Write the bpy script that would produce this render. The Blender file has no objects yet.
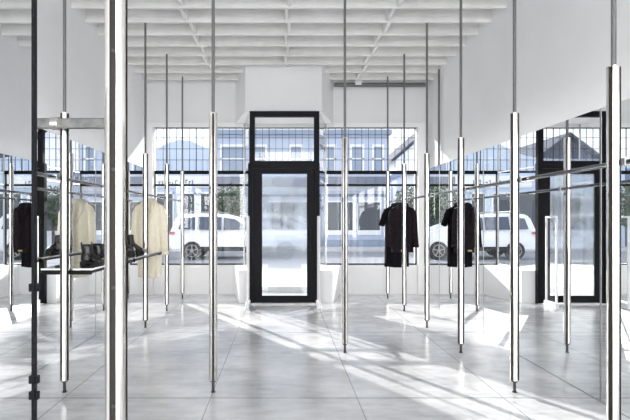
import bpy, bmesh, math, random
from mathutils import Vector, Matrix
random.seed(7)
S = bpy.context.scene
COL = S.collection
PI = math.pi
EYE = 1.478

# ------------------------------------------------------------------ materials
def mat(name, col, rough=0.6, metal=0.0, spec=0.5, noise=0.0, scale=8.0, bump=0.0, alpha=None, emit=None, coat=0.0):
    m = bpy.data.materials.new(name); m.use_nodes = True
    nt = m.node_tree; b = nt.nodes['Principled BSDF']
    b.inputs['Base Color'].default_value = (*col, 1)
    b.inputs['Roughness'].default_value = rough
    b.inputs['Metallic'].default_value = metal
    b.inputs['Specular IOR Level'].default_value = spec
    b.inputs['Coat Weight'].default_value = coat
    if noise or bump:
        tc = nt.nodes.new('ShaderNodeTexCoord')
        n = nt.nodes.new('ShaderNodeTexNoise'); n.inputs['Scale'].default_value = scale
        n.inputs['Detail'].default_value = 5
        nt.links.new(tc.outputs['Object'], n.inputs['Vector'])
        if noise:
            r = nt.nodes.new('ShaderNodeMapRange')
            r.inputs['From Min'].default_value = 0.3; r.inputs['From Max'].default_value = 0.7
            r.inputs['To Min'].default_value = 1 - noise; r.inputs['To Max'].default_value = 1 + noise
            nt.links.new(n.outputs['Fac'], r.inputs['Value'])
            mx = nt.nodes.new('ShaderNodeMix'); mx.data_type = 'RGBA'; mx.blend_type = 'MULTIPLY'
            mx.inputs['Factor'].default_value = 1
            mx.inputs[6].default_value = (*col, 1)
            nt.links.new(r.outputs['Result'], mx.inputs[7])
            nt.links.new(mx.outputs[2], b.inputs['Base Color'])
        if bump:
            bp = nt.nodes.new('ShaderNodeBump'); bp.inputs['Strength'].default_value = bump
            bp.inputs['Distance'].default_value = 0.01
            nt.links.new(n.outputs['Fac'], bp.inputs['Height'])
            nt.links.new(bp.outputs['Normal'], b.inputs['Normal'])
    if emit:
        b.inputs['Emission Color'].default_value = (*emit[0], 1); b.inputs['Emission Strength'].default_value = emit[1]
    return m

def glass_mat(name, tint=(1, 1, 1), refl=0.0):
    m = bpy.data.materials.new(name); m.use_nodes = True
    nt = m.node_tree; nt.nodes.clear()
    o = nt.nodes.new('ShaderNodeOutputMaterial'); mx = nt.nodes.new('ShaderNodeMixShader')
    t = nt.nodes.new('ShaderNodeBsdfTransparent'); t.inputs['Color'].default_value = (*tint, 1)
    g = nt.nodes.new('ShaderNodeBsdfGlossy'); g.inputs['Roughness'].default_value = 0.0
    lw = nt.nodes.new('ShaderNodeLayerWeight'); lw.inputs['Blend'].default_value = 0.5
    pw = nt.nodes.new('ShaderNodeMath'); pw.operation = 'POWER'; pw.inputs[1].default_value = 5
    f = nt.nodes.new('ShaderNodeMath'); f.operation = 'MULTIPLY_ADD'; f.inputs[1].default_value = .8; f.inputs[2].default_value = .035 + refl
    nt.links.new(lw.outputs['Facing'], pw.inputs[0]); nt.links.new(pw.outputs[0], f.inputs[0])
    nt.links.new(f.outputs[0], mx.inputs['Fac'])
    nt.links.new(t.outputs['BSDF'], mx.inputs[1]); nt.links.new(g.outputs['BSDF'], mx.inputs[2])
    nt.links.new(mx.outputs['Shader'], o.inputs['Surface'])
    return m

def floor_mat():
    m = bpy.data.materials.new('polished_concrete'); m.use_nodes = True
    nt = m.node_tree; N = nt.nodes; L = nt.links; b = N['Principled BSDF']
    tc = N.new('ShaderNodeTexCoord')
    def noise(scale, detail, rough, sx=1, sy=1):
        mp = N.new('ShaderNodeMapping'); mp.inputs['Scale'].default_value = (sx, sy, 1)
        L.new(tc.outputs['Object'], mp.inputs['Vector'])
        n = N.new('ShaderNodeTexNoise'); n.inputs['Scale'].default_value = scale
        n.inputs['Detail'].default_value = detail; n.inputs['Roughness'].default_value = rough
        L.new(mp.outputs['Vector'], n.inputs['Vector']); return n
    n1 = noise(1.3, 8, 0.62); n2 = noise(7, 6, 0.6, 0.5, 1.6)
    add = N.new('ShaderNodeMath'); add.operation = 'MULTIPLY_ADD'
    L.new(n2.outputs['Fac'], add.inputs[0]); add.inputs[1].default_value = 0.45
    L.new(n1.outputs['Fac'], add.inputs[2])
    r = N.new('ShaderNodeValToRGB')
    r.color_ramp.elements[0].position = 0.45; r.color_ramp.elements[0].color = (0.34, 0.345, 0.36, 1)
    r.color_ramp.elements[1].position = 1.0; r.color_ramp.elements[1].color = (0.80, 0.805, 0.82, 1)
    L.new(add.outputs[0], r.inputs['Fac'])
    sep = N.new('ShaderNodeSeparateXYZ'); L.new(tc.outputs['Object'], sep.inputs[0])
    def joint(out, off, pitch, w):
        a = N.new('ShaderNodeMath'); a.operation = 'SUBTRACT'; L.new(out, a.inputs[0]); a.inputs[1].default_value = off - pitch / 2 - 20 * pitch
        mo = N.new('ShaderNodeMath'); mo.operation = 'MODULO'; L.new(a.outputs[0], mo.inputs[0]); mo.inputs[1].default_value = pitch
        s = N.new('ShaderNodeMath'); s.operation = 'SUBTRACT'; L.new(mo.outputs[0], s.inputs[0]); s.inputs[1].default_value = pitch / 2
        ab = N.new('ShaderNodeMath'); ab.operation = 'ABSOLUTE'; L.new(s.outputs[0], ab.inputs[0])
        lt = N.new('ShaderNodeMath'); lt.operation = 'LESS_THAN'; L.new(ab.outputs[0], lt.inputs[0]); lt.inputs[1].default_value = w
        return lt
    j1 = joint(sep.outputs['X'], -0.595, 1.22, 0.005); j2 = joint(sep.outputs['Y'], 4.16, 2.44, 0.011)
    mxj = N.new('ShaderNodeMath'); mxj.operation = 'MAXIMUM'
    L.new(j1.outputs[0], mxj.inputs[0]); L.new(j2.outputs[0], mxj.inputs[1])
    mul = N.new('ShaderNodeMath'); mul.operation = 'MULTIPLY'; L.new(mxj.outputs[0], mul.inputs[0]); mul.inputs[1].default_value = 0.55
    mix = N.new('ShaderNodeMix'); mix.data_type = 'RGBA'
    L.new(mul.outputs[0], mix.inputs['Factor']); L.new(r.outputs['Color'], mix.inputs[6]); mix.inputs[7].default_value = (0.10, 0.10, 0.10, 1)
    L.new(mix.outputs[2], b.inputs['Base Color'])
    rr = N.new('ShaderNodeMapRange'); L.new(n2.outputs['Fac'], rr.inputs['Value'])
    rr.inputs['From Min'].default_value = 0.3; rr.inputs['From Max'].default_value = 0.7
    rr.inputs['To Min'].default_value = 0.19; rr.inputs['To Max'].default_value = 0.26
    L.new(rr.outputs['Result'], b.inputs['Roughness'])
    b.inputs['Specular IOR Level'].default_value = 0.55
    bp = N.new('ShaderNodeBump'); bp.inputs['Strength'].default_value = 0.05; bp.inputs['Distance'].default_value = 0.004
    L.new(n2.outputs['Fac'], bp.inputs['Height']); L.new(bp.outputs['Normal'], b.inputs['Normal'])
    return m

M = dict(
    wall=mat('white_plaster', (0.80, 0.80, 0.805), 0.85, noise=0.025, scale=1.6, bump=0.03),
    trim=mat('white_trim_paint', (0.86, 0.86, 0.86), 0.6),
    ceil=mat('painted_deck_boards', (0.74, 0.735, 0.72), 0.85, noise=0.09, scale=3.5),
    joist=mat('painted_joist', (0.76, 0.755, 0.74), 0.8, noise=0.06, scale=5),
    floor=floor_mat(),
    chrome=mat('polished_chrome', (0.80, 0.775, 0.74), 0.07, 1.0),
    steel=mat('brushed_steel', (0.36, 0.36, 0.36), 0.32, 1.0, noise=0.05, scale=30),
    beam=mat('worn_dark_steel', (0.17, 0.17, 0.165), 0.34, 1.0, noise=0.25, scale=14),
    rail=mat('dark_chrome_rail', (0.16, 0.165, 0.175), 0.12, 1.0),
    rod=mat('grey_rod_steel', (0.15, 0.15, 0.148), 0.5, 0.3),
    slot=mat('dark_slot_channel', (0.030, 0.026, 0.023), 0.6, spec=.2),
    foot=mat('dark_threaded_foot', (0.05, 0.05, 0.055), 0.45, 0.5),
    mirror=mat('silver_mirror', (0.90, 0.915, 0.92), 0.0, 1.0),
    black=mat('black_powder_coat', (0.008, 0.008, 0.010), 0.5, spec=.12),
    blackglass=mat('black_backing', (0.02, 0.02, 0.02), 0.6),
    glass=glass_mat('clear_glass'),
    dark=mat('charcoal_fabric', (0.007, 0.0065, 0.009), 0.95, spec=0.2, noise=0.3, scale=20, bump=0.2),
    brown=mat('brown_black_wool', (0.018, 0.013, 0.016), 0.95, spec=0.2, noise=0.3, scale=25, bump=0.2),
    cream=mat('cream_wool', (0.95, 0.885, 0.71), 0.95, spec=0.1, noise=0.05, scale=40, bump=0.15),
    leather=mat('black_leather', (0.012, 0.011, 0.012), 0.28, noise=0.2, scale=30, bump=0.1),
    sole=mat('black_rubber', (0.015, 0.015, 0.015), 0.7),
    wood=mat('pale_hanger_wood', (0.55, 0.45, 0.33), 0.5, noise=0.1, scale=20),
    acrylic=mat('milky_acrylic', (0.80, 0.82, 0.86), 0.25),
    eas=mat('white_plastic', (0.85, 0.85, 0.86), 0.4),
    gold=mat('brass_tag', (0.60, 0.45, 0.22), 0.4, 0.8),
    # street
    asphalt=mat('asphalt', (0.24, 0.255, 0.29), 0.85, noise=0.1, scale=6),
    pave=mat('pavement', (0.55, 0.55, 0.56), 0.85, noise=0.06, scale=4),
    kerb=mat('kerb_stone', (0.40, 0.41, 0.43), 0.8, noise=0.05),
    stucco=mat('pale_stucco', (0.50, 0.56, 0.70), 0.9, noise=0.04, scale=2),
    stucco2=mat('white_stucco', (0.74, 0.76, 0.82), 0.9, noise=0.04, scale=2),
    skyblue=mat('pale_blue_render', (0.56, 0.65, 0.80), 0.8, noise=0.03, scale=2),
    clad=mat('blue_grey_cladding', (0.26, 0.32, 0.43), 0.6, noise=0.08, scale=2),
    roofd=mat('slate_roof', (0.04, 0.05, 0.085), 0.8, noise=0.15, scale=6),
    shopglass=mat('shop_window_glass', (0.05, 0.06, 0.08), 0.08, 0.0, 0.7),
    upglass=mat('sash_glass', (0.25, 0.31, 0.42), 0.1, 0.0, 0.7),
    white=mat('white_gloss_paint', (0.85, 0.86, 0.88), 0.5),
    awning=mat('slate_awning', (0.16, 0.18, 0.24), 0.8),
    carpaint=mat('white_car_paint', (0.80, 0.82, 0.87), 0.22, 0.0, 0.5, coat=0.6),
    carglass=mat('car_glass', (0.04, 0.06, 0.11), 0.05, 0.0, 0.8),
    tyre=mat('tyre_rubber', (0.02, 0.02, 0.022), 0.8),
    red=mat('red_lens', (0.45, 0.10, 0.12), 0.2),
    leaf=mat('dark_leaves', (0.06, 0.10, 0.045), 0.7, noise=0.4, scale=4),
    bark=mat('bark', (0.10, 0.08, 0.06), 0.9, noise=0.2),
)
def reeded():
    m = bpy.data.materials.new('reeded_glass'); m.use_nodes = True
    b = m.node_tree.nodes['Principled BSDF']
    b.inputs['Base Color'].default_value = (0.95, 0.98, 1, 1); b.inputs['Roughness'].default_value = 0.06
    b.inputs['Transmission Weight'].default_value = 1.0; b.inputs['IOR'].default_value = 1.45
    return m
M['reeded'] = reeded()

# ------------------------------------------------------------------ helpers
def obj(name, bm, m, parent=None, smooth=False, loc=None):
    me = bpy.data.meshes.new(name)
    bmesh.ops.recalc_face_normals(bm, faces=bm.faces[:])
    bm.to_mesh(me); bm.free()
    me.materials.append(M[m] if isinstance(m, str) else m)
    if smooth:
        for p in me.polygons: p.use_smooth = True
        if smooth != 'all':
            me.set_sharp_from_angle(angle=math.radians(38))
    o = bpy.data.objects.new(name, me); COL.objects.link(o)
    if parent: o.parent = parent
    if loc: o.location = loc
    return o
def tag(o, label, cat, group=None, kind=None):
    o['label'] = label; o['category'] = cat
    if group: o['group'] = group
    if kind: o['kind'] = kind
    return o
def thing(name, label, cat, loc=(0, 0, 0), rz=0, group=None):
    o = bpy.data.objects.new(name, None); COL.objects.link(o)
    o.location = loc; o.rotation_euler = (0, 0, rz); o.empty_display_size = 0.1
    return tag(o, label, cat, group)
def struct(name, bm, m, parent=None, smooth=False):
    o = obj(name, bm, m, parent, smooth)
    if not parent: o['kind'] = 'structure'
    return o
def root_struct(name, loc=(0, 0, 0)):
    o = bpy.data.objects.new(name, None); COL.objects.link(o); o.location = loc; o['kind'] = 'structure'; return o
def dup(root, loc, label=None, rz=None):
    r = root.copy(); COL.objects.link(r); r.location = loc
    if rz is not None: r.rotation_euler = (0, 0, rz)
    if label: r['label'] = label
    for ch in list(root.children):
        c = ch.copy(); COL.objects.link(c); c.parent = r
        for g in list(ch.children):
            d = g.copy(); COL.objects.link(d); d.parent = c
    return r
def BM(): return bmesh.new()
def box(bm, x0, x1, y0, y1, z0, z1, bev=0.0):
    r = bmesh.ops.create_cube(bm, size=1)
    for v in r['verts']:
        v.co = Vector((x0 + (v.co.x + .5) * (x1 - x0), y0 + (v.co.y + .5) * (y1 - y0), z0 + (v.co.z + .5) * (z1 - z0)))
    if bev:
        es = set(e for v in r['verts'] for e in v.link_edges)
        bmesh.ops.bevel(bm, geom=list(es), offset=bev, segments=2, affect='EDGES', profile=0.5)
    return bm
def bx(*a, **k): return box(BM(), *a, **k)
def cyl(bm, x, y, z0, z1, r, n=24, r2=None):
    q = bmesh.ops.create_cone(bm, cap_ends=True, segments=n, radius1=r, radius2=r if r2 is None else r2, depth=z1 - z0)
    bmesh.ops.translate(bm, verts=q['verts'], vec=(x, y, (z0 + z1) / 2)); return bm
def cyl_between(bm, a, b, r, n=16):
    a, b = Vector(a), Vector(b); d = b - a
    q = bmesh.ops.create_cone(bm, cap_ends=True, segments=n, radius1=r, radius2=r, depth=d.length)
    rot = d.to_track_quat('Z', 'Y').to_matrix().to_4x4()
    bmesh.ops.transform(bm, matrix=Matrix.Translation((a + b) / 2) @ rot, verts=q['verts']); return bm
def tube(bm, pts, rads, n=12, flat=1.0, cap=True):
    """loft rings along a polyline; rads can be scalars or (a, b) pairs"""
    pts = [Vector(p) for p in pts]; rings = []
    ref = Vector((0, 1, 0))
    for i, p in enumerate(pts):
        t = (pts[min(i + 1, len(pts) - 1)] - pts[max(i - 1, 0)]).normalized()
        rf = ref if abs(t.dot(ref)) < 0.95 else Vector((1, 0, 0))
        u = t.cross(rf).normalized(); w = u.cross(t).normalized()
        r = rads[i] if isinstance(rads, (list, tuple)) else rads
        a, b = r if isinstance(r, tuple) else (r, r * flat)
        rings.append([bm.verts.new(p + u * a * math.cos(2 * PI * k / n) + w * b * math.sin(2 * PI * k / n)) for k in range(n)])
    for A, B in zip(rings, rings[1:]):
        for k in range(n): bm.faces.new((A[k], A[(k + 1) % n], B[(k + 1) % n], B[k]))
    if cap: bm.faces.new(rings[0][::-1]); bm.faces.new(rings[-1])
    return bm
def rings_loft(bm, rings, cap=True):
    vs = [[bm.verts.new(p) for p in r] for r in rings]; n = len(vs[0])
    for A, B in zip(vs, vs[1:]):
        for k in range(n): bm.faces.new((A[k], A[(k + 1) % n], B[(k + 1) % n], B[k]))
    if cap: bm.faces.new(vs[0][::-1]); bm.faces.new(vs[-1])
    return bm
def prism(bm, plan, z0, z1):
    lo = [bm.verts.new((x, y, z0)) for x, y in plan]; hi = [bm.verts.new((x, y, z1)) for x, y in plan]
    n = len(plan)
    for k in range(n): bm.faces.new((lo[k], lo[(k + 1) % n], hi[(k + 1) % n], hi[k]))
    bm.faces.new(lo[::-1]); bm.faces.new(hi); return bm
def prism_y(bm, prof, y0, y1):
    """profile in (x, z) extruded along y"""
    lo = [bm.verts.new((x, y0, z)) for x, z in prof]; hi = [bm.verts.new((x, y1, z)) for x, z in prof]
    n = len(prof)
    for k in range(n): bm.faces.new((lo[k], lo[(k + 1) % n], hi[(k + 1) % n], hi[k]))
    bm.faces.new(lo[::-1]); bm.faces.new(hi); return bm

# ------------------------------------------------------------------ the room
XL, XR, ZC, YF, YB = -2.70, 2.87, 4.198, 10.0, -6.0
DECK = ZC + 0.17
struct('floor', bx(XL - .3, XR + .35, YB - .2, YF + .25, -0.2, 0), 'floor')
bm = bx(XL - .2, XL, YB, YF + .25, 0, DECK)                            # left wall, furred out behind its mirrors
box(bm, XL + .001, -2.412, -1.2, 8.80, 0, 2.392)
struct('wall_left', bm, 'wall')
bm = bx(XR, XR + .25, YB, 9.05, 0, DECK); box(bm, XR + .06, XR + .25, 9.05, YF + .25, 0, DECK)
box(bm, 2.606, XR - .001, -1.2, 8.80, 0, 2.392)
struct('wall_right', bm, 'wall')
# rear wall with a wide unseen window, added to let fill light in
bm = bx(XL, XR, YB - .2, YB, 0, 0.9); box(bm, XL, XR, YB - .2, YB, 3.6, DECK)
box(bm, XL, -1.9, YB - .2, YB, .9, 3.6); box(bm, 2.1, XR, YB - .2, YB, .9, 3.6)
struct('wall_back', bm, 'wall')
w = root_struct('fill_window'); bm = BM()
for x in (-1.9, -.57, .76, 2.05): box(bm, x, x + .05, YB - .12, YB - .07, .9, 3.6)
for z in (.9, 2.2, 3.55): box(bm, -1.9, 2.1, YB - .12, YB - .07, z, z + .05)
obj('window_frame', bm, 'black', w)
obj('pane', bx(-1.9, 2.1, YB - .1, YB - .09, .9, 3.6), 'glass', w)
# ceiling: deck, joists, blocking
ceil = struct('ceiling', bx(XL - .2, XR + .25, YB - .2, YF + .25, DECK, DECK + .15), 'ceil')
y0 = 6.415 + .466 * 7
js = []
k = 0
while True:
    y = y0 - .466 * k
    if y < YB + .3: break
    js.append(y)
    obj('joist', bx(XL + .001, XR - .001 + (.06 if y > 9.05 else 0), y - .02, y + .02, ZC, DECK - .001), 'joist', ceil); k += 1
for i, (a, b) in enumerate(zip(js, js[1:])):
    for j, x in enumerate((-1.29, .08, 1.47)):
        xx = x + (.02 if i % 2 else -.02)
        obj('blocking', bx(xx - .022, xx + .022, b + .021, a - .021, ZC + .01, DECK - .001), 'joist', ceil)
# front wall: header, jambs, low wall
bm = bx(XL, XR + .06, YF, YF + .22, 3.34, DECK)
box(bm, XL, -2.56, YF, YF + .22, .0, 3.34); box(bm, 2.70, XR + .06, YF, YF + .22, 0, 3.34)
box(bm, -2.56, -.62, YF, YF + .22, 0, .584); box(bm, .72, 2.70, YF, YF + .22, 0, .584)
struct('wall_front', bm, 'wall')
bm = bx(XL + .001, -.95, YF - .045, YF - .001, 3.34, 3.42); box(bm, 1.04, 2.86, YF - .045, YF - .001, 3.34, 3.42)
struct('trim_1', bm, 'trim')
bm = bx(XL + .001, -2.57, YF - .06, YF - .001, 0, 3.339); struct('trim_2', bm, 'trim')
bm = bx(2.71, XR - .01, YF - .06, YF - .001, 0, 3.339); struct('trim_3', bm, 'trim')
# entry bulkhead above the door, splayed back to the facade
bm = prism(BM(), [(-.654, 8.90), (.707, 8.90), (1.02, YF - .001), (-.93, YF - .001)], 3.41, DECK - .002)
struct('wall_entry', bm, 'wall')
struct('baseboard_left', prism(BM(), [(-.57, 8.93), (-.77, 8.93), (-.95, YF - .001), (-.60, YF - .001)], 0, .585), 'trim')
struct('baseboard_right', prism(BM(), [(.665, 8.93), (.91, 8.93), (1.16, YF - .001), (.70, YF - .001)], 0, .585), 'trim')

# windows in the facade
def window(name, x0, x1, bars_z, grid=None, mull=()):
    w = root_struct(name); z0, z1 = bars_z[0][0], bars_z[-1][1]
    bm = BM()
    for a, b in bars_z: box(bm, x0, x1, YF + .03, YF + .085, a, b)
    if not grid:
        for x in (x0, x1 - .018): box(bm, x, x + .018, YF + .03, YF + .085, z0, z1)
    obj('window_frame', bm, 'black', w)
    obj('pane', bx(x0 + .01, x1 - .01, YF + .05, YF + .056, z0 + .005, z1 - .005), 'glass', w)
    if grid:
        bm = BM(); gx, gz, t = grid
        x = x0 + .04
        i = 0
        while x < x1:
            tt = t * (2.0 if i % 11 == 6 else 1)
            box(bm, x - tt / 2, x + tt / 2, YF + .036, YF + .048, z0, z1); x += gx; i += 1
        z = z1 - .205
        while z > z0 + .05:
            box(bm, x0, x1, YF + .034, YF + .050, z - t / 2, z + t / 2); z -= gz
        obj('glazing_bars', bm, 'black', w)
    return w
window('window_1', -2.56, -.74, [(.584, .61), (2.165, 2.205), (2.405, 2.43)])
window('window_2', .86, 2.70, [(.584, .61), (2.165, 2.205), (2.405, 2.43)])
window('window_3', -2.56, 2.70, [(2.431, 2.475), (3.328, 3.339)], grid=(.133, .222, .0075))
# side lights of the entry
for nm, p, q in (('window_5', (-.60, 8.94), (-.755, YF - .002)), ('window_6', (.672, 8.94), (.875, YF - .002))):
    w = root_struct(nm); P, Q = Vector((*p, 0)), Vector((*q, 0)); n = Vector((-(Q - P).y, (Q - P).x, 0)).normalized() * .004
    bm = prism(BM(), [tuple((P + n)[:2]), tuple((P - n)[:2]), tuple((Q - n)[:2]), tuple((Q + n)[:2])], .59, 3.40)
    obj('pane', bm, 'glass', w)
    bm = BM()
    box(bm, Q.x - .012, Q.x + .012, Q.y - .03, Q.y - .006, .59, 3.40)
    for z in (2.19, 2.43): cyl_between(bm, (P.x, P.y, z), (Q.x, Q.y - .03, z), .011, 8)
    obj('window_frame', bm, 'steel', w)

# entry door with transom (door plane y = 8.83)
D = root_struct('door_1'); yd = 8.83
bm = bx(-.60, -.52, yd, yd + .10, 0, 2.49); box(bm, .585, .665, yd, yd + .10, 0, 2.49); box(bm, -.52, .585, yd, yd + .10, 2.40, 2.49)
obj('door_frame', bm, 'black', D)
bm = bx(-.574, -.48, yd + .005, yd + .09, 2.49, 3.409); box(bm, .566, .66, yd + .005, yd + .09, 2.49, 3.409)
box(bm, -.48, .566, yd + .005, yd + .09, 3.31, 3.409); box(bm, -.48, .566, yd + .005, yd + .09, 2.49, 2.53)
tf = obj('transom_frame', bm, 'black', D)
obj('transom_pane', bx(-.479, .565, yd + .04, yd + .046, 2.531, 3.309), 'glass', tf)
bm = bx(-.5195, -.353, yd + .02, yd + .065, .015, 2.395); box(bm, .442, .5845, yd + .02, yd + .065, .015, 2.395)
box(bm, -.353, .442, yd + .02, yd + .065, 2.30, 2.395); box(bm, -.353, .442, yd + .02, yd + .065, .015, .142)
lf = obj('door_leaf', bm, 'black', D)
# reeded pane: real vertical flutes
bm = BM(); nf, sub = 66, 6
front = []; back = []
for i in range(nf * sub + 1):
    x = -.352 + .793 * i / (nf * sub)
    yy = yd + .036 - .0022 * abs(math.sin(PI * i / sub))
    front.append((bm.verts.new((x, yy, .143)), bm.verts.new((x, yy, 2.299))))
b0 = [bm.verts.new((-.352, yd + .044, .143)), bm.verts.new((-.352, yd + .044, 2.299)), bm.verts.new((.441, yd + .044, .143)), bm.verts.new((.441, yd + .044, 2.299))]
for a, b in zip(front, front[1:]): bm.faces.new((a[0], b[0], b[1], a[1]))
bm.faces.new((b0[0], b0[1], b0[3], b0[2]))
bm.faces.new((front[0][0], front[0][1], b0[1], b0[0])); bm.faces.new((front[-1][0], b0[2], b0[3], front[-1][1]))
bm.faces.new([f[0] for f in front][::-1] + [b0[0], b0[2]][0:1] + [b0[2]]) if False else None
obj('door_pane', bm, 'reeded', lf)
bm = BM(); tube(bm, [(.50, yd + .02, .95), (.50, yd - .035, .97), (.50, yd - .035, 1.30), (.50, yd + .02, 1.32)], .010, 8)
obj('door_handle', bm, 'black', lf, True)
struct('trim_4', bx(-.60, .665, yd - .14, yd - .001, 0, .012), 'trim')

# ------------------------------------------------------------------ wall mirrors
def mirror(side, y0, y1, label):
    x0, x1 = (2.594, 2.604) if side > 0 else (-2.410, -2.400)
    o = thing('wall_mirror', label, 'mirror', ((x0 + x1) / 2, (y0 + y1) / 2, 0), 0, 'mirror panels along the ' + ('right' if side > 0 else 'left') + ' wall')
    hw = (y1 - y0) / 2 - .004
    obj('mirror_glass', bx(-.005, .005, -hw, hw, .003, 2.391), 'mirror', o)
    s = -1 if side > 0 else 1
    bm = bx(s * .0052, s * .0072, -hw, -hw + .005, .012, 2.391); box(bm, s * .0052, s * .0072, hw - .005, hw, .012, 2.391)
    box(bm, s * .0052, s * .0072, -hw, hw, .001, .005)
    obj('mirror_edge', bm, 'steel', o)
mirror(1, 1.70, 4.07, 'mirror panel on right wall beside the nearest right-hand pole, at the photo edge')
mirror(1, 4.07, 6.44, 'tall mirror panel on right wall reflecting the black entry door')
mirror(1, 6.44, 8.24, 'mirror panel on right wall reflecting the black garments and white car')
mirror(1, 8.24, 8.80, 'narrow mirror panel ending the right wall mirrors nearest the street window')
mirror(-1, 1.70, 4.07, 'mirror panel on left wall nearest the camera, left of the steel beam')
mirror(-1, 4.07, 6.44, 'mirror panel on left wall behind the boot shelf reflecting the cream coat')
mirror(-1, 6.44, 8.80, 'mirror panel on left wall beyond the boot shelf, beside the cream coat')

# freestanding mirror beside the camera
o = thing('freestanding_mirror', 'freestanding black-edged mirror at the left photo edge, closest to the camera', 'mirror', (-.62, .825, 0))
obj('mirror_glass', bx(-.010, 0, -.419, .417, .05, 2.449), 'mirror', o)
bm = bx(-.016, .0035, .418, .435, .0, 2.5, 0.001); box(bm, -.016, .0035, -.46, -.42, 0, 2.5)
box(bm, -.016, .0035, -.42, .418, 0, .05); box(bm, -.016, .0035, -.42, .418, 2.45, 2.5)
obj('mirror_frame', bm, 'black', o)
for z in (1.03, 1.07, 1.30): obj('hook', bx(.0036, .012, .420, .433, z, z + .02, .002), 'black', o)

# ------------------------------------------------------------------ poles
TOP, BOT, R = 2.40, .105, .0375
GAP, DEP = .29, .020
def slotted(bm, z0, z1, r, face):
    """round tube with four long slots"""
    pts = []
    for q in range(4):
        a = face + q * PI / 2
        hw = r * math.sin(GAP)                               # parallel slot sides
        pts += [((r - DEP) * math.cos(a) - v * math.sin(a), (r - DEP) * math.sin(a) + v * math.cos(a)) for v in (-hw, 0, hw)]
        n = 9; s0, s1 = a + GAP, a + PI / 2 - GAP
        pts += [(r * math.cos(s0 + (s1 - s0) * i / n), r * math.sin(s0 + (s1 - s0) * i / n)) for i in range(n + 1)]
    return prism(bm, pts, z0, z1)
def make_pole(label, face=-PI / 2):
    p = thing('display_pole', label, 'pole', (0, 0, 0), 0, 'floor to ceiling display poles')
    obj('tube', slotted(BM(), BOT, TOP, R, face), 'chrome', p, True)
    for q in (1, 2, 3, 0):
        a = face + q * PI / 2; ri, ro = R - DEP + .0004, R - DEP + .010; hw = R * math.sin(GAP) - .0004
        pl = [(u * math.cos(a) - v * math.sin(a), u * math.sin(a) + v * math.cos(a)) for u, v in ((ri, -hw), (ri, hw), (ro, hw), (ro, -hw))]
        ch = obj('slot_channel', prism(BM(), pl, BOT + .003, TOP - .003), 'slot', p)
    c, s = math.cos(face), math.sin(face); b0 = None
    for z in (.25, .55, .85, 1.25, 1.65, 2.05, 2.30):
        if b0 is None:
            b0 = obj('bolt', cyl_between(BM(), (c * (R - .0098), s * (R - .0098), 0), (c * (R - .005), s * (R - .005), 0), .006, 8), 'foot', ch, loc=(0, 0, z))
        else:
            b = b0.copy(); COL.objects.link(b); b.location = (0, 0, z)
    obj('hanging_rod', cyl(BM(), 0, 0, TOP - .01, ZC - .001, .0145, 14), 'rod', p, True)
    bm = cyl(BM(), 0, 0, .001, BOT + .01, .0125, 12); cyl(bm, 0, 0, .001, .008, .020, 12); cyl(bm, 0, 0, BOT - .014, BOT + .004, .026, 16)
    obj('foot', bm, 'foot', p, True)
    return p
LX, RX = -1.885, 2.0
rows = [1.715 + 1.29 * k for k in range(7)]                 # 1.715, 3.005, 4.295, 5.585, 6.875, 8.165, 9.455
rows = [1.715, 3.0, 4.30, 5.59, 6.90, 8.18, 9.46]
pm = make_pole('big chrome pole at front left, closest of all, cut by top and bottom edges')
pm.location = (-.569, rows[0], 0)
dup(pm, (-.592, rows[2], 0), 'chrome pole standing alone left of the entry door, its slot facing front', .14)
dup(pm, (.703, rows[3], 0), 'chrome pole standing alone just right of the entry door', -.13)
pr = make_pole('thick chrome pole at the far right edge, nearest of the right row', -PI / 2 + .55)
pr.location = (RX - .01, rows[1], 0)
for i, lb in ((2, 'second pole of the right row, tall chrome tube ending low on the floor'),
              (3, 'third pole of the right row, chrome tube in front of the mirrored garments'),
              (4, 'fourth pole of the right row, chrome tube right of the hanging black garments'),
              (5, 'fifth pole of the right row, chrome tube crossing the dark jacket'),
              (6, 'sixth and farthest pole of the right row, behind the black garments')):
    dup(pr, (RX, rows[i], 0), lb)
pl = make_pole('first left row pole holding the steel beam, at the near end of boot shelf', -PI / 2 - .4)
pl.location = (LX + .015, rows[2], 0)
dup(pl, (LX, rows[3], 0), 'left row pole between the two boot shelves, hidden behind the big front pole')
dup(pl, (LX, rows[4], 0), 'left row pole in front of the cream coat')
dup(pl, (LX, rows[5], 0), 'left row pole just right of the cream coat')
dup(pl, (LX, rows[6], 0), 'farthest left row pole near the street window with the parked car')

# garment rails, with a clip at each pole
def rail(x, y0, y1, z, ys, side, label):
    o = thing('garment_rail', label, 'rail', (x + side * .0, y0, z), 0, 'garment rails between the poles')
    off = side * (R + .026)
    obj('rail_bar', cyl_between(BM(), (off, 0, 0), (off, y1 - y0, 0), .016, 16), 'rail', o, True)
    for y in ys:
        a, b = sorted((side * (R + .006), off + side * .024))
        bm = bx(a, b, y - y0 - .02, y - y0 + .02, -.024, .024, .003)
        obj('rail_clip', bm, 'steel', o)
    return o
rail(LX, 2.6, 9.50, 1.848, rows[2:], -1, 'long chrome rail along the left poles, carrying the cream coat')
rail(RX, 2.9, 9.50, 1.828, rows[1:], 1, 'long chrome rail along the right poles, carrying black garments')

# steel beam near the first left pole
o = thing('steel_beam', 'short polished steel beam from left mirror wall across the nearest left pole', 'beam', (-2.39, 4.21, 2.245))
obj('beam_bar', bx(.0, .95, -.025, .025, .005, .09, .006), 'beam', o)
bm = BM(); cyl_between(bm, (.46, 0, .047), (.515, 0, .047), .056, 20)
obj('collar', bm, 'chrome', o, True)
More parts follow.
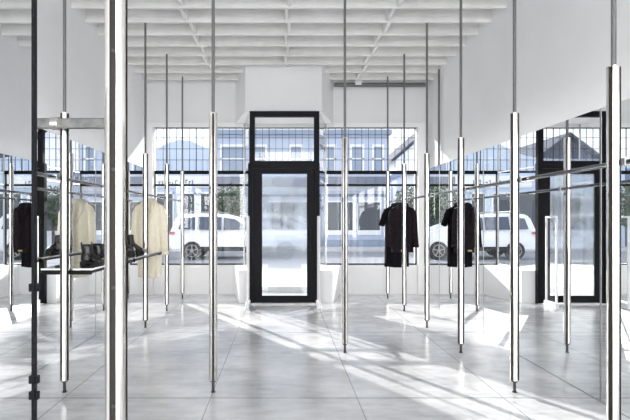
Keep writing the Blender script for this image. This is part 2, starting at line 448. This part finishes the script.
# rod imitating the shadowed right wall edge and dark conduit under the ceiling
o = thing('wall_edge_line', 'thin grey rod in place of the dark edge ending the right wall, above the mirrors', 'pipe', (2.825, 9.0, 2.392))
obj('pipe', cyl(BM(), 0, 0, .03, 1.803, .02, 12), 'rod', o, True)
obj('edge_tip', cyl(BM(), 0, 0, 0, .08, .032, 12), 'foot', o, True)
o = thing('ceiling_conduit', 'dark grey horizontal conduit under the ceiling right of the entry bulkhead', 'pipe', (1.02, 9.86, 4.15))
obj('pipe', cyl_between(BM(), (0, 0, 0), (1.84, 0, 0), .042, 12), 'rod', o, True)
obj('junction_box', bx(.42, .54, -.06, .06, -.01, .10, .006), 'trim', o)

# ------------------------------------------------------------------ shelves and boots
def shelf(y0, y1, label):
    o = thing('boot_shelf', label, 'shelf', (-1.875, (y0 + y1) / 2, 1.05), 0, 'steel shelves on the left poles')
    h = (y1 - y0) / 2
    obj('shelf_plate', bx(-.225, .225, -h, h, -.008, .010, .003), 'chrome', o)
    for s in (-1, 1):
        obj('edge_rail', bx(s * .225 - .006, s * .225 + .006, -h, h, -.030, -.009), 'slot', o)
    for s in (-1, 1):
        obj('end_bar', bx(-.215, .215, s * (h - .012) - .01, s * (h - .012) + .01, -.045, -.0095), 'black', o)
    for s in (-1, 1):
        obj('pole_bracket', bx(-.02, .02, s * (h + .0) - .004, s * (h + .0) + .010 * s + .004, -.05, .04), 'steel', o)
    return o
shelf(4.35, 5.54, 'near polished shelf on the left poles carrying the foreground boots')
shelf(5.64, 6.85, 'far polished shelf on the left poles under the cream coat')
def make_boot(label):
    o = thing('ankle_boot', label, 'boot', (0, 0, 0), 0, 'black ankle boots on the shelves')
    n = 20
    def ring(cx, cz, a, b, tilt):                          # ring in plane spanned by y and (cos, sin) of tilt
        return [(cx + a * math.cos(2 * PI * k / n) * math.cos(tilt), b * math.sin(2 * PI * k / n), cz + a * math.cos(2 * PI * k / n) * math.sin(tilt)) for k in range(n)]
    bm = BM()
    rings = [ring(.155, .032, .012, .012, PI / 2), ring(.150, .034, .019, .026, PI / 2), ring(.125, .040, .026, .040, PI / 2 - .02), ring(.09, .052, .036, .046, PI / 2 + .08),
             ring(.05, .072, .052, .045, PI / 2 + .35), ring(.015, .098, .066, .042, PI / 2 + .75), ring(-.020, .135, .062, .042, PI - .25),
             ring(-.030, .155, .056, .044, PI), ring(-.032, .185, .056, .047, PI), ring(-.036, .215, .058, .048, PI), ring(-.036, .215, .051, .042, PI), ring(-.034, .17, .048, .039, PI)]
    rings_loft(bm, rings)
    # heel counter
    rings = [ring(-.035, .028, .058, .036, 0), ring(-.037, .06, .058, .040, 0), ring(-.034, .11, .056, .041, 0), ring(-.030, .16, .055, .040, 0)]
    rings_loft(bm, rings)
    obj('upper', bm, 'leather', o, 'all')
    bm = BM()
    prof = [(.165, 0), (.13, .036), (.08, .045), (.02, .040), (-.04, .036), (-.09, .030), (-.102, 0), (-.09, -.030), (-.04, -.036), (.02, -.037), (.08, -.043), (.13, -.036)]
    prism(bm, prof, .016, .030)
    obj('sole', bm, 'sole', o)
    bm = BM(); prism(bm, [(-.02, .034), (-.09, .029), (-.100, 0), (-.09, -.029), (-.02, -.034)], 0, .018)
    prism(bm, [(.165, 0), (.13, .034), (.06, .043), (.06, -.042), (.13, -.034)], 0, .017)
    obj('heel', bm, 'sole', o)
    bm = BM(); tube(bm, [(-.088, 0, .195), (-.096, 0, .235), (-.080, 0, .195)], [(.003, .010)] * 3, 8)
    obj('pull_tab', bm, 'leather', o)
    return o
bt = make_boot('front black ankle boot of the near pair, on the near shelf')
bt.location = (-1.815, 4.72, 1.0605); bt.rotation_euler = (0, 0, -.30); bt.scale = (1, 1, .88)
dup(bt, (-1.77, 4.88, 1.0605), 'rear black ankle boot of the near pair, on the near shelf', -.12)
dup(bt, (-1.975, 6.26, 1.0605), 'front black ankle boot of the far pair, beside the cream coat', -.10).scale = (.86, 1, 1.08)
dup(bt, (-1.935, 6.46, 1.0605), 'rear black ankle boot of the far pair, beside the cream coat', .05).scale = (.86, 1, 1.08)

# ------------------------------------------------------------------ hangers and garments
def hanger(label, x, y, zr, rz, m='steel'):
    o = thing('clothes_hanger', label, 'hanger', (x, y, zr), rz, 'clothes hangers on the rails')
    bm = BM(); pts = [(.0 + .024 * math.cos(a), 0, .0 + .024 * math.sin(a)) for a in [PI * 1.05 - i * PI * 1.25 / 9 for i in range(10)]]
    pts += [(.004, 0, -.045), (0, 0, -.085)]
    obj('hook', tube(bm, pts, .0045, 8), 'steel', o, True)
    bm = BM(); obj('shoulder_bar', tube(bm, [(-.185, 0, -.150), (-.10, 0, -.115), (0, 0, -.088), (.10, 0, -.115), (.185, 0, -.150)], [(.010, .012)] * 5, 8), m, o, True)
    return o
def garment(name, label, cat, x, y, z, rz, m, length, w_sh, w_hem, depth, sleeve, folds=5, seed=1, lapel=True, tagm=None):
    rnd = random.Random(seed)
    o = thing(name, label, cat, (x, y, z), rz, None)
    n = 48; rings = []; T = 16
    for i in range(T + 1):
        t = (i / T) ** 1.5; zz = -t * length
        ts = .115 / length                                    # shoulder seam
        if t < ts: hw = .055 + (w_sh - .055) * (t / ts) ** .85
        else: hw = w_sh + (w_hem - w_sh) * ((t - ts) / (1 - ts)) ** 1.05
        dd = (.050 + .055 * min(1, t / .22)) * depth / .10
        ring = []
        for k in range(n):
            a = 2 * PI * k / n; c, s = math.cos(a), math.sin(a)
            e = .72
            px = hw * math.copysign(abs(c) ** e, c); py = dd * math.copysign(abs(s) ** .8, s)
            f = .020 * min(1, t * 1.4) * math.sin(folds * a + 1.3 * seed) + .008 * t * math.sin((folds * 2 + 1) * a + seed)
            py += f * (1 if s > 0 else -1) * .9; px += f * .25
            zd = zz
            if t < .16: zd = zz - max(0, 1 - t / .16) * 0.0
            ring.append((px, py, zd + (.006 * math.sin(3 * a + seed) if i == T else 0)))
        rings.append(ring)
    bm = BM(); rings_loft(bm, rings)
    obj('body', bm, m, o, 'all')
    for s in (-1, 1):
        L, hang = sleeve
        sx = w_sh * .84
        bm = BM()
        pts = [(s * sx * .72, 0, -.085), (s * (sx + .010), -.004, -.125), (s * (sx + .042), -.010, -.20), (s * (sx + .058 + hang * .4), -.018, -.20 - (L - .20) * .5), (s * (sx + .070 + hang), -.030, -L)]
        tube(bm, pts, [(.040, .045), (.056, .058), (.058, .062), (.055, .058), (.053, .056)], 16)
        obj('sleeve', bm, m, o, 'all')
        if L > .4:
            bm = BM(); tube(bm, [(s * (sx + .070 + hang), -.030, -L + .05), (s * (sx + .0705 + hang), -.0305, -L - .004)], [(.056, .059)] * 2, 16)
            obj('cuff', bm, m, o, 'all')
    bm = BM(); tube(bm, [(.085 * math.cos(a), .045 * math.sin(a), -.018 + .02 * math.sin(a)) for a in [2 * PI * i / 20 for i in range(21)]], [(.020, .010)] * 21, 8)
    obj('collar', bm, m, o, 'all')
    if lapel:
        bm = BM()
        for s in (-1, 1):
            pts = [(s * .055, -.052 * depth / .1, -.02), (s * .085, -.080 * depth / .1 - .02, -.14), (s * .02, -.105 * depth / .1 - .02, -.36)]
            tube(bm, pts, [(.026, .007), (.034, .007), (.006, .006)], 8)
        obj('lapel', bm, m, o, 'all')
        for q in range(3):
            bm = BM(); zz = -.42 - .13 * q; cyl_between(bm, (.02, -.105 * depth / .1 - .022, zz), (.02, -.105 * depth / .1 - .035, zz), .012, 12)
            obj('button', bm, m, o, True)
    if tagm:
        obj('price_tag', bx(-.04, .03, -.135, -.130, -length + .02, -length + .045), tagm, o)
    return o
# cream coat
hx = LX - R - .026
hanger('pale hanger holding the cream coat on the left rail', hx + .0, 7.12, 1.848, -.10, 'wood')
garment('overcoat', 'long cream wool coat hanging from the left rail beside the boots', 'coat', hx + .065, 7.12, 1.775, -.10, 'cream', 1.10, .180, .165, .115, (.78, .005), 4, 2, True)
hx = RX + R + .026
hanger('steel hanger of the black dress on the right rail, farther from camera', hx, 8.88, 1.828, .10)
garment('dress', 'long black short-sleeved dress hanging farther back on the right rail', 'dress', hx - .03, 8.88, 1.765, .10, 'dark', 1.11, .205, .215, .10, (.38, .045), 5, 3, False)
hanger('steel hanger of the brown-black jacket on the right rail, nearer to camera', hx, 8.52, 1.828, -.10)
garment('jacket', 'shorter brown-black jacket hanging in front of the black dress', 'jacket', hx - .01, 8.52, 1.765, -.10, 'brown', .83, .165, .185, .095, (.74, .004), 4, 5, True, 'gold')

# security pedestals at the door
def pedestal(x, label):
    o = thing('security_pedestal', label, 'security gate', (x, 8.475, 0), 0, 'security pedestals flanking the door')
    bm = bx(-.014, .014, -.175, -.140, .02, 1.55, .004); box(bm, -.014, .014, .140, .175, .02, 1.55, .004)
    box(bm, -.014, .014, -.14, .14, 1.515, 1.55, .004)
    obj('frame', bm, 'eas', o)
    obj('panel', bx(-.004, .004, -.139, .139, .12, 1.514), 'glass', o)
    obj('base', bx(-.035, .035, -.185, .185, 0, .10, .006), 'eas', o)
    return o
pedestal(-.578, 'white framed security pedestal at the left side of the entry door')
pedestal(.622, 'white framed security pedestal at the right side of the entry door')

# ------------------------------------------------------------------ the street
struct('sidewalk', bx(-45, 45, YF + .26, 13.2, -.25, .12), 'pave')
struct('kerb', bx(-45, 45, 13.2, 13.4, -.25, .11), 'kerb')
struct('road', bx(-45, 45, 13.4, 23.0, -.30, .04), 'asphalt')
struct('far_sidewalk', bx(-45, 45, 23.0, 25.0, -.25, .16), 'pave')
struct('ground', bx(-90, 90, 25.0, 120, -.25, .0), 'pave')

# car (nose to the right in the photo)
def car():
    o = thing('car', 'white sport utility car passing outside the left shop window', 'car', (-4.18, 19.0, .04))
    W = .90
    prof = [(0.10, .42), (.02, .62), (.03, .92), (.12, 1.02), (.30, 1.55), (.48, 1.66), (1.2, 1.70), (2.2, 1.66), (2.55, 1.58), (3.30, 1.10), (3.5, 1.05), (4.35, .92), (4.55, .78), (4.60, .48), (4.45, .34), (.25, .34)]
    def half(z): return W if z < .95 else W - (z - .95) * .26
    bm = BM()
    A = [bm.verts.new((x, -half(z), z)) for x, z in prof]; B = [bm.verts.new((x, half(z), z)) for x, z in prof]
    n = len(prof)
    for k in range(n): bm.faces.new((A[k], A[(k + 1) % n], B[(k + 1) % n], B[k]))
    bm.faces.new(A[::-1]); bm.faces.new(B)
    bmesh.ops.triangulate(bm, faces=[f for f in bm.faces if len(f.verts) > 4])
    bmesh.ops.bevel(bm, geom=[e for e in bm.edges if len(e.link_faces) == 2 and e.calc_face_angle(0) > .6], offset=.05, segments=3, affect='EDGES')
    obj('body', bm, 'carpaint', o, True)
    def side_panel(name, pts, m, par, d=.012):
        for s in (-1, 1):
            bm = BM()
            vs = [bm.verts.new((x, s * (half(z) + d), z)) for x, z in pts]; ws = [bm.verts.new((x, s * (half(z) - .02), z)) for x, z in pts]
            k = len(pts)
            bm.faces.new(vs); bm.faces.new(ws[::-1])
            for i in range(k): bm.faces.new((vs[i], vs[(i + 1) % k], ws[(i + 1) % k], ws[i]))
            obj(name, bm, m, par)
    side_panel('side_window', [(.42, 1.12), (.52, 1.50), (1.02, 1.56), (1.02, 1.10)], 'carglass', o)
    side_panel('side_window', [(1.10, 1.10), (1.10, 1.57), (1.98, 1.55), (1.98, 1.08)], 'carglass', o)
    side_panel('side_window', [(2.06, 1.08), (2.06, 1.54), (2.46, 1.48), (3.05, 1.12)], 'carglass', o)
    side_panel('sill', [(.95, .32), (.95, .48), (3.2, .48), (3.2, .32)], 'tyre', o)
    side_panel('tail_light', [(.06, .94), (.12, 1.03), (.30, 1.02), (.28, .92)], 'red', o)
    side_panel('head_light', [(4.1, .80), (4.12, .90), (4.46, .84), (4.50, .74)], 'white', o)
    bm = bx(2.62, 3.22, -.60, .60, 0, .012)
    bmesh.ops.transform(bm, matrix=Matrix.Translation((2.60, 0, 1.575)) @ Matrix.Rotation(.565, 4, 'Y') @ Matrix.Translation((-2.58, 0, 0)), verts=bm.verts[:])
    obj('windscreen', bm, 'carglass', o)
    bm = bx(.0, .42, -.58, .58, 0, .012)
    bmesh.ops.transform(bm, matrix=Matrix.Translation((.13, 0, 1.06)) @ Matrix.Rotation(-1.24, 4, 'Y'), verts=bm.verts[:])
    obj('rear_window', bm, 'carglass', o)
    for wx in (.92, 3.70):
        for s in (-1, 1):
            bm = BM(); cyl_between(bm, (wx, s * .70, .335), (wx, s * .925, .335), .335, 32)
            wh = obj('wheel', bm, 'tyre', o, True)
            bm = BM(); cyl_between(bm, (wx, s * .90, .335), (wx, s * .935, .335), .07, 16)
            for k in range(5):
                a = 2 * PI * k / 5 + .3
                cyl_between(bm, (wx, s * .928, .335), (wx + .21 * math.cos(a), s * .928, .335 + .21 * math.sin(a)), .024, 8)
            tube(bm, [(wx + .215 * math.cos(2 * PI * k / 24), s * .925, .335 + .215 * math.sin(2 * PI * k / 24)) for k in range(25)], .018, 6)
            obj('rim', bm, 'steel', wh, True)
    bm = BM()
    for s in (-1, 1): tube(bm, [(.75, s * .62, 1.70), (.85, s * .62, 1.75), (2.0, s * .62, 1.73), (2.15, s * .62, 1.67)], .015, 8)
    obj('roof_rails', bm, 'steel', o, True)
    return o
car()

# opposite building, directly across
YO = 25.0
b = thing('shop_building', 'pale two-storey shop building across the street, behind the entry door', 'building', (0, YO, 0))
obj('wall', bx(-3.3, 5.35, 0, 8, 0, 5.75), 'stucco', b)
obj('cornice', bx(-3.4, 5.45, -.22, 8.1, 5.75, 5.98), 'clad', b)
def sash(x0, x1, z0, z1):
    bm = bx(x0, x1, -.05, .02, z1, z1 + .12); box(bm, x0, x0 + .09, -.05, .02, z0, z1); box(bm, x1 - .09, x1, -.05, .02, z0, z1)
    box(bm, x0, x1, -.05, .02, z0 - .08, z0); box(bm, x0, x1, -.05, .02, (z0 + z1) / 2 - .03, (z0 + z1) / 2 + .03)
    f = obj('window', bm, 'white', b)
    obj('pane', bx(x0 + .09, x1 - .09, -.02, -.005, z0, z1), 'upglass', f)
for x0, x1 in ((-3.1, -1.7), (-1.45, -.75), (.35, 1.05), (2.0, 2.7), (3.4, 4.1), (4.5, 5.1)): sash(x0, x1, 3.95, 5.15)
obj('awning', prism(BM(), [(-3.3, -.02), (5.35, -.02), (5.35, -.5), (-3.3, -.5)], 3.18, 3.62), 'awning', b)
obj('fascia', bx(-3.3, 5.35, -.06, -.001, 2.95, 3.17), 'stucco2', b)
obj('lintel', bx(-3.3, 5.35, -.04, -.001, 2.66, 2.80), 'awning', b)
for x0, x1 in ((-3.2, -2.05), (-1.95, -.7), (.5, 1.95), (2.2, 3.0), (3.1, 3.6), (3.75, 4.95)):
    bm = bx(x0, x1, -.05, .01, .75, .98); box(bm, x0, x0 + .06, -.05, .01, .98, 2.45); box(bm, x1 - .06, x1, -.05, .01, .98, 2.45); box(bm, x0, x1, -.05, .01, 2.38, 2.45)
    f = obj('shopfront', bm, 'white', b)
    obj('pane', bx(x0 + .06, x1 - .06, -.02, -.005, .98, 2.38), 'shopglass', f)
obj('plinth', bx(-3.3, 5.35, -.10, -.001, 0, .5), 'clad', b)
# arched building to the left
b = thing('arched_building', 'blue-grey hall with a gently arched roof across the street at left', 'building', (-5.3, YO + .5, 0))
prof = [(-7.0, 0)] + [(-7.0 + 10.2 * i / 16, 4.6 + 1.0 * math.exp(-((-7.0 + 10.2 * i / 16 - .2) / 1.6) ** 2)) for i in range(14)] + [(1.9, 5.05), (1.9, 0)]
obj('wall', prism_y(BM(), prof, 0, 9), 'skyblue', b)
bm = BM()
for i in range(28): box(bm, -6.9 + i * .31, -6.86 + i * .31, -.03, -.001, 3.9, 4.58)
obj('cladding_ribs', bm, 'stucco', b)
obj('sign_board', bx(-2.2, 1.85, -.12, -.001, 3.15, 3.72), 'white', b)
sb = b.children[-1]
bm = BM(); rnd = random.Random(3)
for i in range(13):
    x = -1.3 + i * .17; h = rnd.uniform(.10, .24)
    box(bm, x, x + .045, -.135, -.121, 3.30, 3.30 + h); 
    if i % 3: box(bm, x + .045, x + .11, -.135, -.121, 3.30 + h - .05, 3.30 + h)
obj('sign_marks', bm, 'awning', sb)
for x0, x1 in ((-6.4, -4.9), (-4.6, -3.2), (-2.9, -1.5), (-1.2, -.2), (.1, .9), (1.1, 1.75)):
    bm = bx(x0, x1, -.06, .0, .5, .62); box(bm, x0, x0 + .07, -.06, 0, .62, 2.9); box(bm, x1 - .07, x1, -.06, 0, .62, 2.9); box(bm, x0, x1, -.06, 0, 2.82, 2.9)
    f = obj('shopfront', bm, 'white', b)
    obj('pane', bx(x0 + .07, x1 - .07, -.03, -.005, .62, 2.82), 'shopglass', f)
# gabled houses far off
def house(label, x, y, w, wall_h, ridge, d, wallm, roofm='roofd'):
    b = thing('gabled_house', label, 'house', (x, y, 0), 0, None)
    obj('wall', prism_y(BM(), [(-w / 2, 0), (-w / 2, wall_h), (0, ridge - .1), (w / 2, wall_h), (w / 2, 0)], 0, d), wallm, b)
    obj('roof', prism_y(BM(), [(-w / 2 - .5, wall_h - .25), (0, ridge), (w / 2 + .5, wall_h - .25), (w / 2 + .5, wall_h - .05), (0, ridge + .25), (-w / 2 - .5, wall_h - .05)], -.5, d + .5), roofm, b)
    for sx in (-1, 1):
        f = obj('window', bx(sx * w / 4 - .6, sx * w / 4 + .6, -.06, .0, wall_h - 2.4, wall_h - .7), 'white', b)
        obj('pane', bx(sx * w / 4 - .5, sx * w / 4 + .5, -.08, -.061, wall_h - 2.3, wall_h - .8), 'upglass', f)
house('dark gabled house far behind the street, seen in the right mirror', -20.5, 45, 7.5, 6.2, 9.1, 9, 'roofd')
house('house with dark pitched roof beyond the right end of the shop building', 13.6, 42, 8.0, 6.6, 10.2, 9, 'stucco2')
b = thing('low_building', 'low pale building across the street at far right', 'building', (14.5, YO + 2, 0))
obj('wall', bx(-8.0, 12, 0, 8, 0, 3.9), 'stucco2', b)
obj('parapet', bx(-8.1, 12.1, -.1, 8.1, 3.9, 4.15), 'clad', b)
for i in range(5):
    f = obj('window', bx(-7.4 + i * 3.4, -5.0 + i * 3.4, -.06, 0, .8, 2.9), 'white', b)
    obj('pane', bx(-7.3 + i * 3.4, -5.1 + i * 3.4, -.08, -.061, .9, 2.8), 'shopglass', f)
b = thing('side_building', 'plain blue-grey block farther left along the street', 'building', (-20.5, YO + 1, 0))
obj('wall', bx(-10, 7.5, 0, 9, 0, 4.6), 'clad', b); obj('parapet', bx(-10.1, 7.6, -.1, 9.1, 4.6, 4.85), 'stucco2', b)
for i in range(5):
    f = obj('window', bx(-9.4 + i * 3.4, -7.0 + i * 3.4, -.06, 0, .8, 2.9), 'white', b)
    obj('pane', bx(-9.3 + i * 3.4, -7.1 + i * 3.4, -.08, -.061, .9, 2.8), 'shopglass', f)
# street trees
def tree(label, x, y, h, r, seed):
    rnd = random.Random(seed)
    t = thing('street_tree', label, 'tree', (x, y, 0), 0, 'street trees across the road')
    bm = BM(); tube(bm, [(0, 0, 0), (.03, 0, h * .4), (-.02, .03, h * .8)], [.09, .07, .03], 8); obj('trunk', bm, 'bark', t, True)
    bm = BM()
    for i in range(900):
        while True:
            v = Vector((rnd.uniform(-1, 1), rnd.uniform(-1, 1), rnd.uniform(-1, 1)))
            if .25 < v.length < 1: break
        c = Vector((v.x * r, v.y * r, h - r * .9 + v.z * r * 1.1))
        d = Vector((rnd.gauss(0, 1), rnd.gauss(0, 1), rnd.gauss(0, 1))).normalized(); e = d.orthogonal().normalized(); s = rnd.uniform(.06, .13)
        bm.faces.new([bm.verts.new(c + d * s), bm.verts.new(c + e * s * .5), bm.verts.new(c - d * s), bm.verts.new(c - e * s * .5)])
    obj('foliage', bm, 'leaf', t)
tree('small dark tree beside the shop building, right of the black garments', 6.3, 24.3, 3.0, .95, 1)
tree('small green tree left of the entry door behind the car', -2.4, 24.0, 3.1, .85, 2)
tree('small green tree far left, seen at the edge of the right mirror', -11.5, 24.0, 3.2, 1.0, 4)

# ------------------------------------------------------------------ light
W = bpy.data.worlds.new('sky'); S.world = W; W.use_nodes = True
bg = W.node_tree.nodes['Background']; bg.inputs['Color'].default_value = (.88, .94, 1, 1); bg.inputs['Strength'].default_value = 0.60
def sun(name, az_dx, az_dy, drop, strength, angle):
    l = bpy.data.lights.new(name, 'SUN'); l.energy = strength; l.angle = math.radians(angle); l.color = (1, .97, .93)
    o = bpy.data.objects.new(name, l); COL.objects.link(o)
    o.rotation_euler = Vector((az_dx, az_dy, drop)).to_track_quat('-Z', 'Y').to_euler()
    o.location = (0, 12, 8)
    return o
sun('sun', .60, -1.0, -.50, 3.1, .6)
sun('stand_in_sun', -1.0, -1.0, -.55, 2.2, .8)      # added weaker sun standing in for sunlight bounced off the wall mirrors
def area(name, loc, rot, sx, sy, power, col=(1, 1, 1)):
    l = bpy.data.lights.new(name, 'AREA'); l.shape = 'RECTANGLE'; l.size = sx; l.size_y = sy; l.energy = power; l.color = col
    o = bpy.data.objects.new(name, l); COL.objects.link(o); o.location = loc; o.rotation_euler = rot; return o
area('rear_fill', (.1, YB + .05, 2.3), (PI / 2, 0, 0), 4.6, 3.4, 165, (.97, .98, 1))  # added fill lamp across the rear opening, out of view
area('ledge_fill_left', (-2.47, 3.8, 2.43), (PI, -.5, 0), .05, 9.6, 2)  # unseen fill added on the left mirror ledge to brighten the room
area('ledge_fill_right', (2.66, 3.8, 2.43), (PI, .5, 0), .05, 9.6, 2)  # matching fill added out of sight on the right ledge
area('rear_top_fill', (.1, -3.0, 4.1), (0, 0, 0), 3.5, 3.0, 90)  # overhead fill added behind the camera, no fixture modelled

cam = bpy.data.cameras.new('camera'); co = bpy.data.objects.new('camera', cam); COL.objects.link(co)
co.location = (0, 0, EYE); co.rotation_euler = (PI / 2, 0, 0)
cam.sensor_width = 36; cam.lens = 500 / 630 * 36; cam.shift_x = (315 - 282) / 630; cam.shift_y = (220.3 - 210) / 630
cam.clip_start = .05; cam.clip_end = 500
S.camera = co
S.view_settings.view_transform = 'Standard'; S.view_settings.look = 'None'; S.view_settings.gamma = 1
S.view_settings.use_curve_mapping = False; S.view_settings.exposure = 1.47
S.cycles.max_bounces = 14; S.cycles.glossy_bounces = 8; S.cycles.transmission_bounces = 8; S.cycles.transparent_max_bounces = 24; S.cycles.diffuse_bounces = 6
S.cycles.use_denoising = True
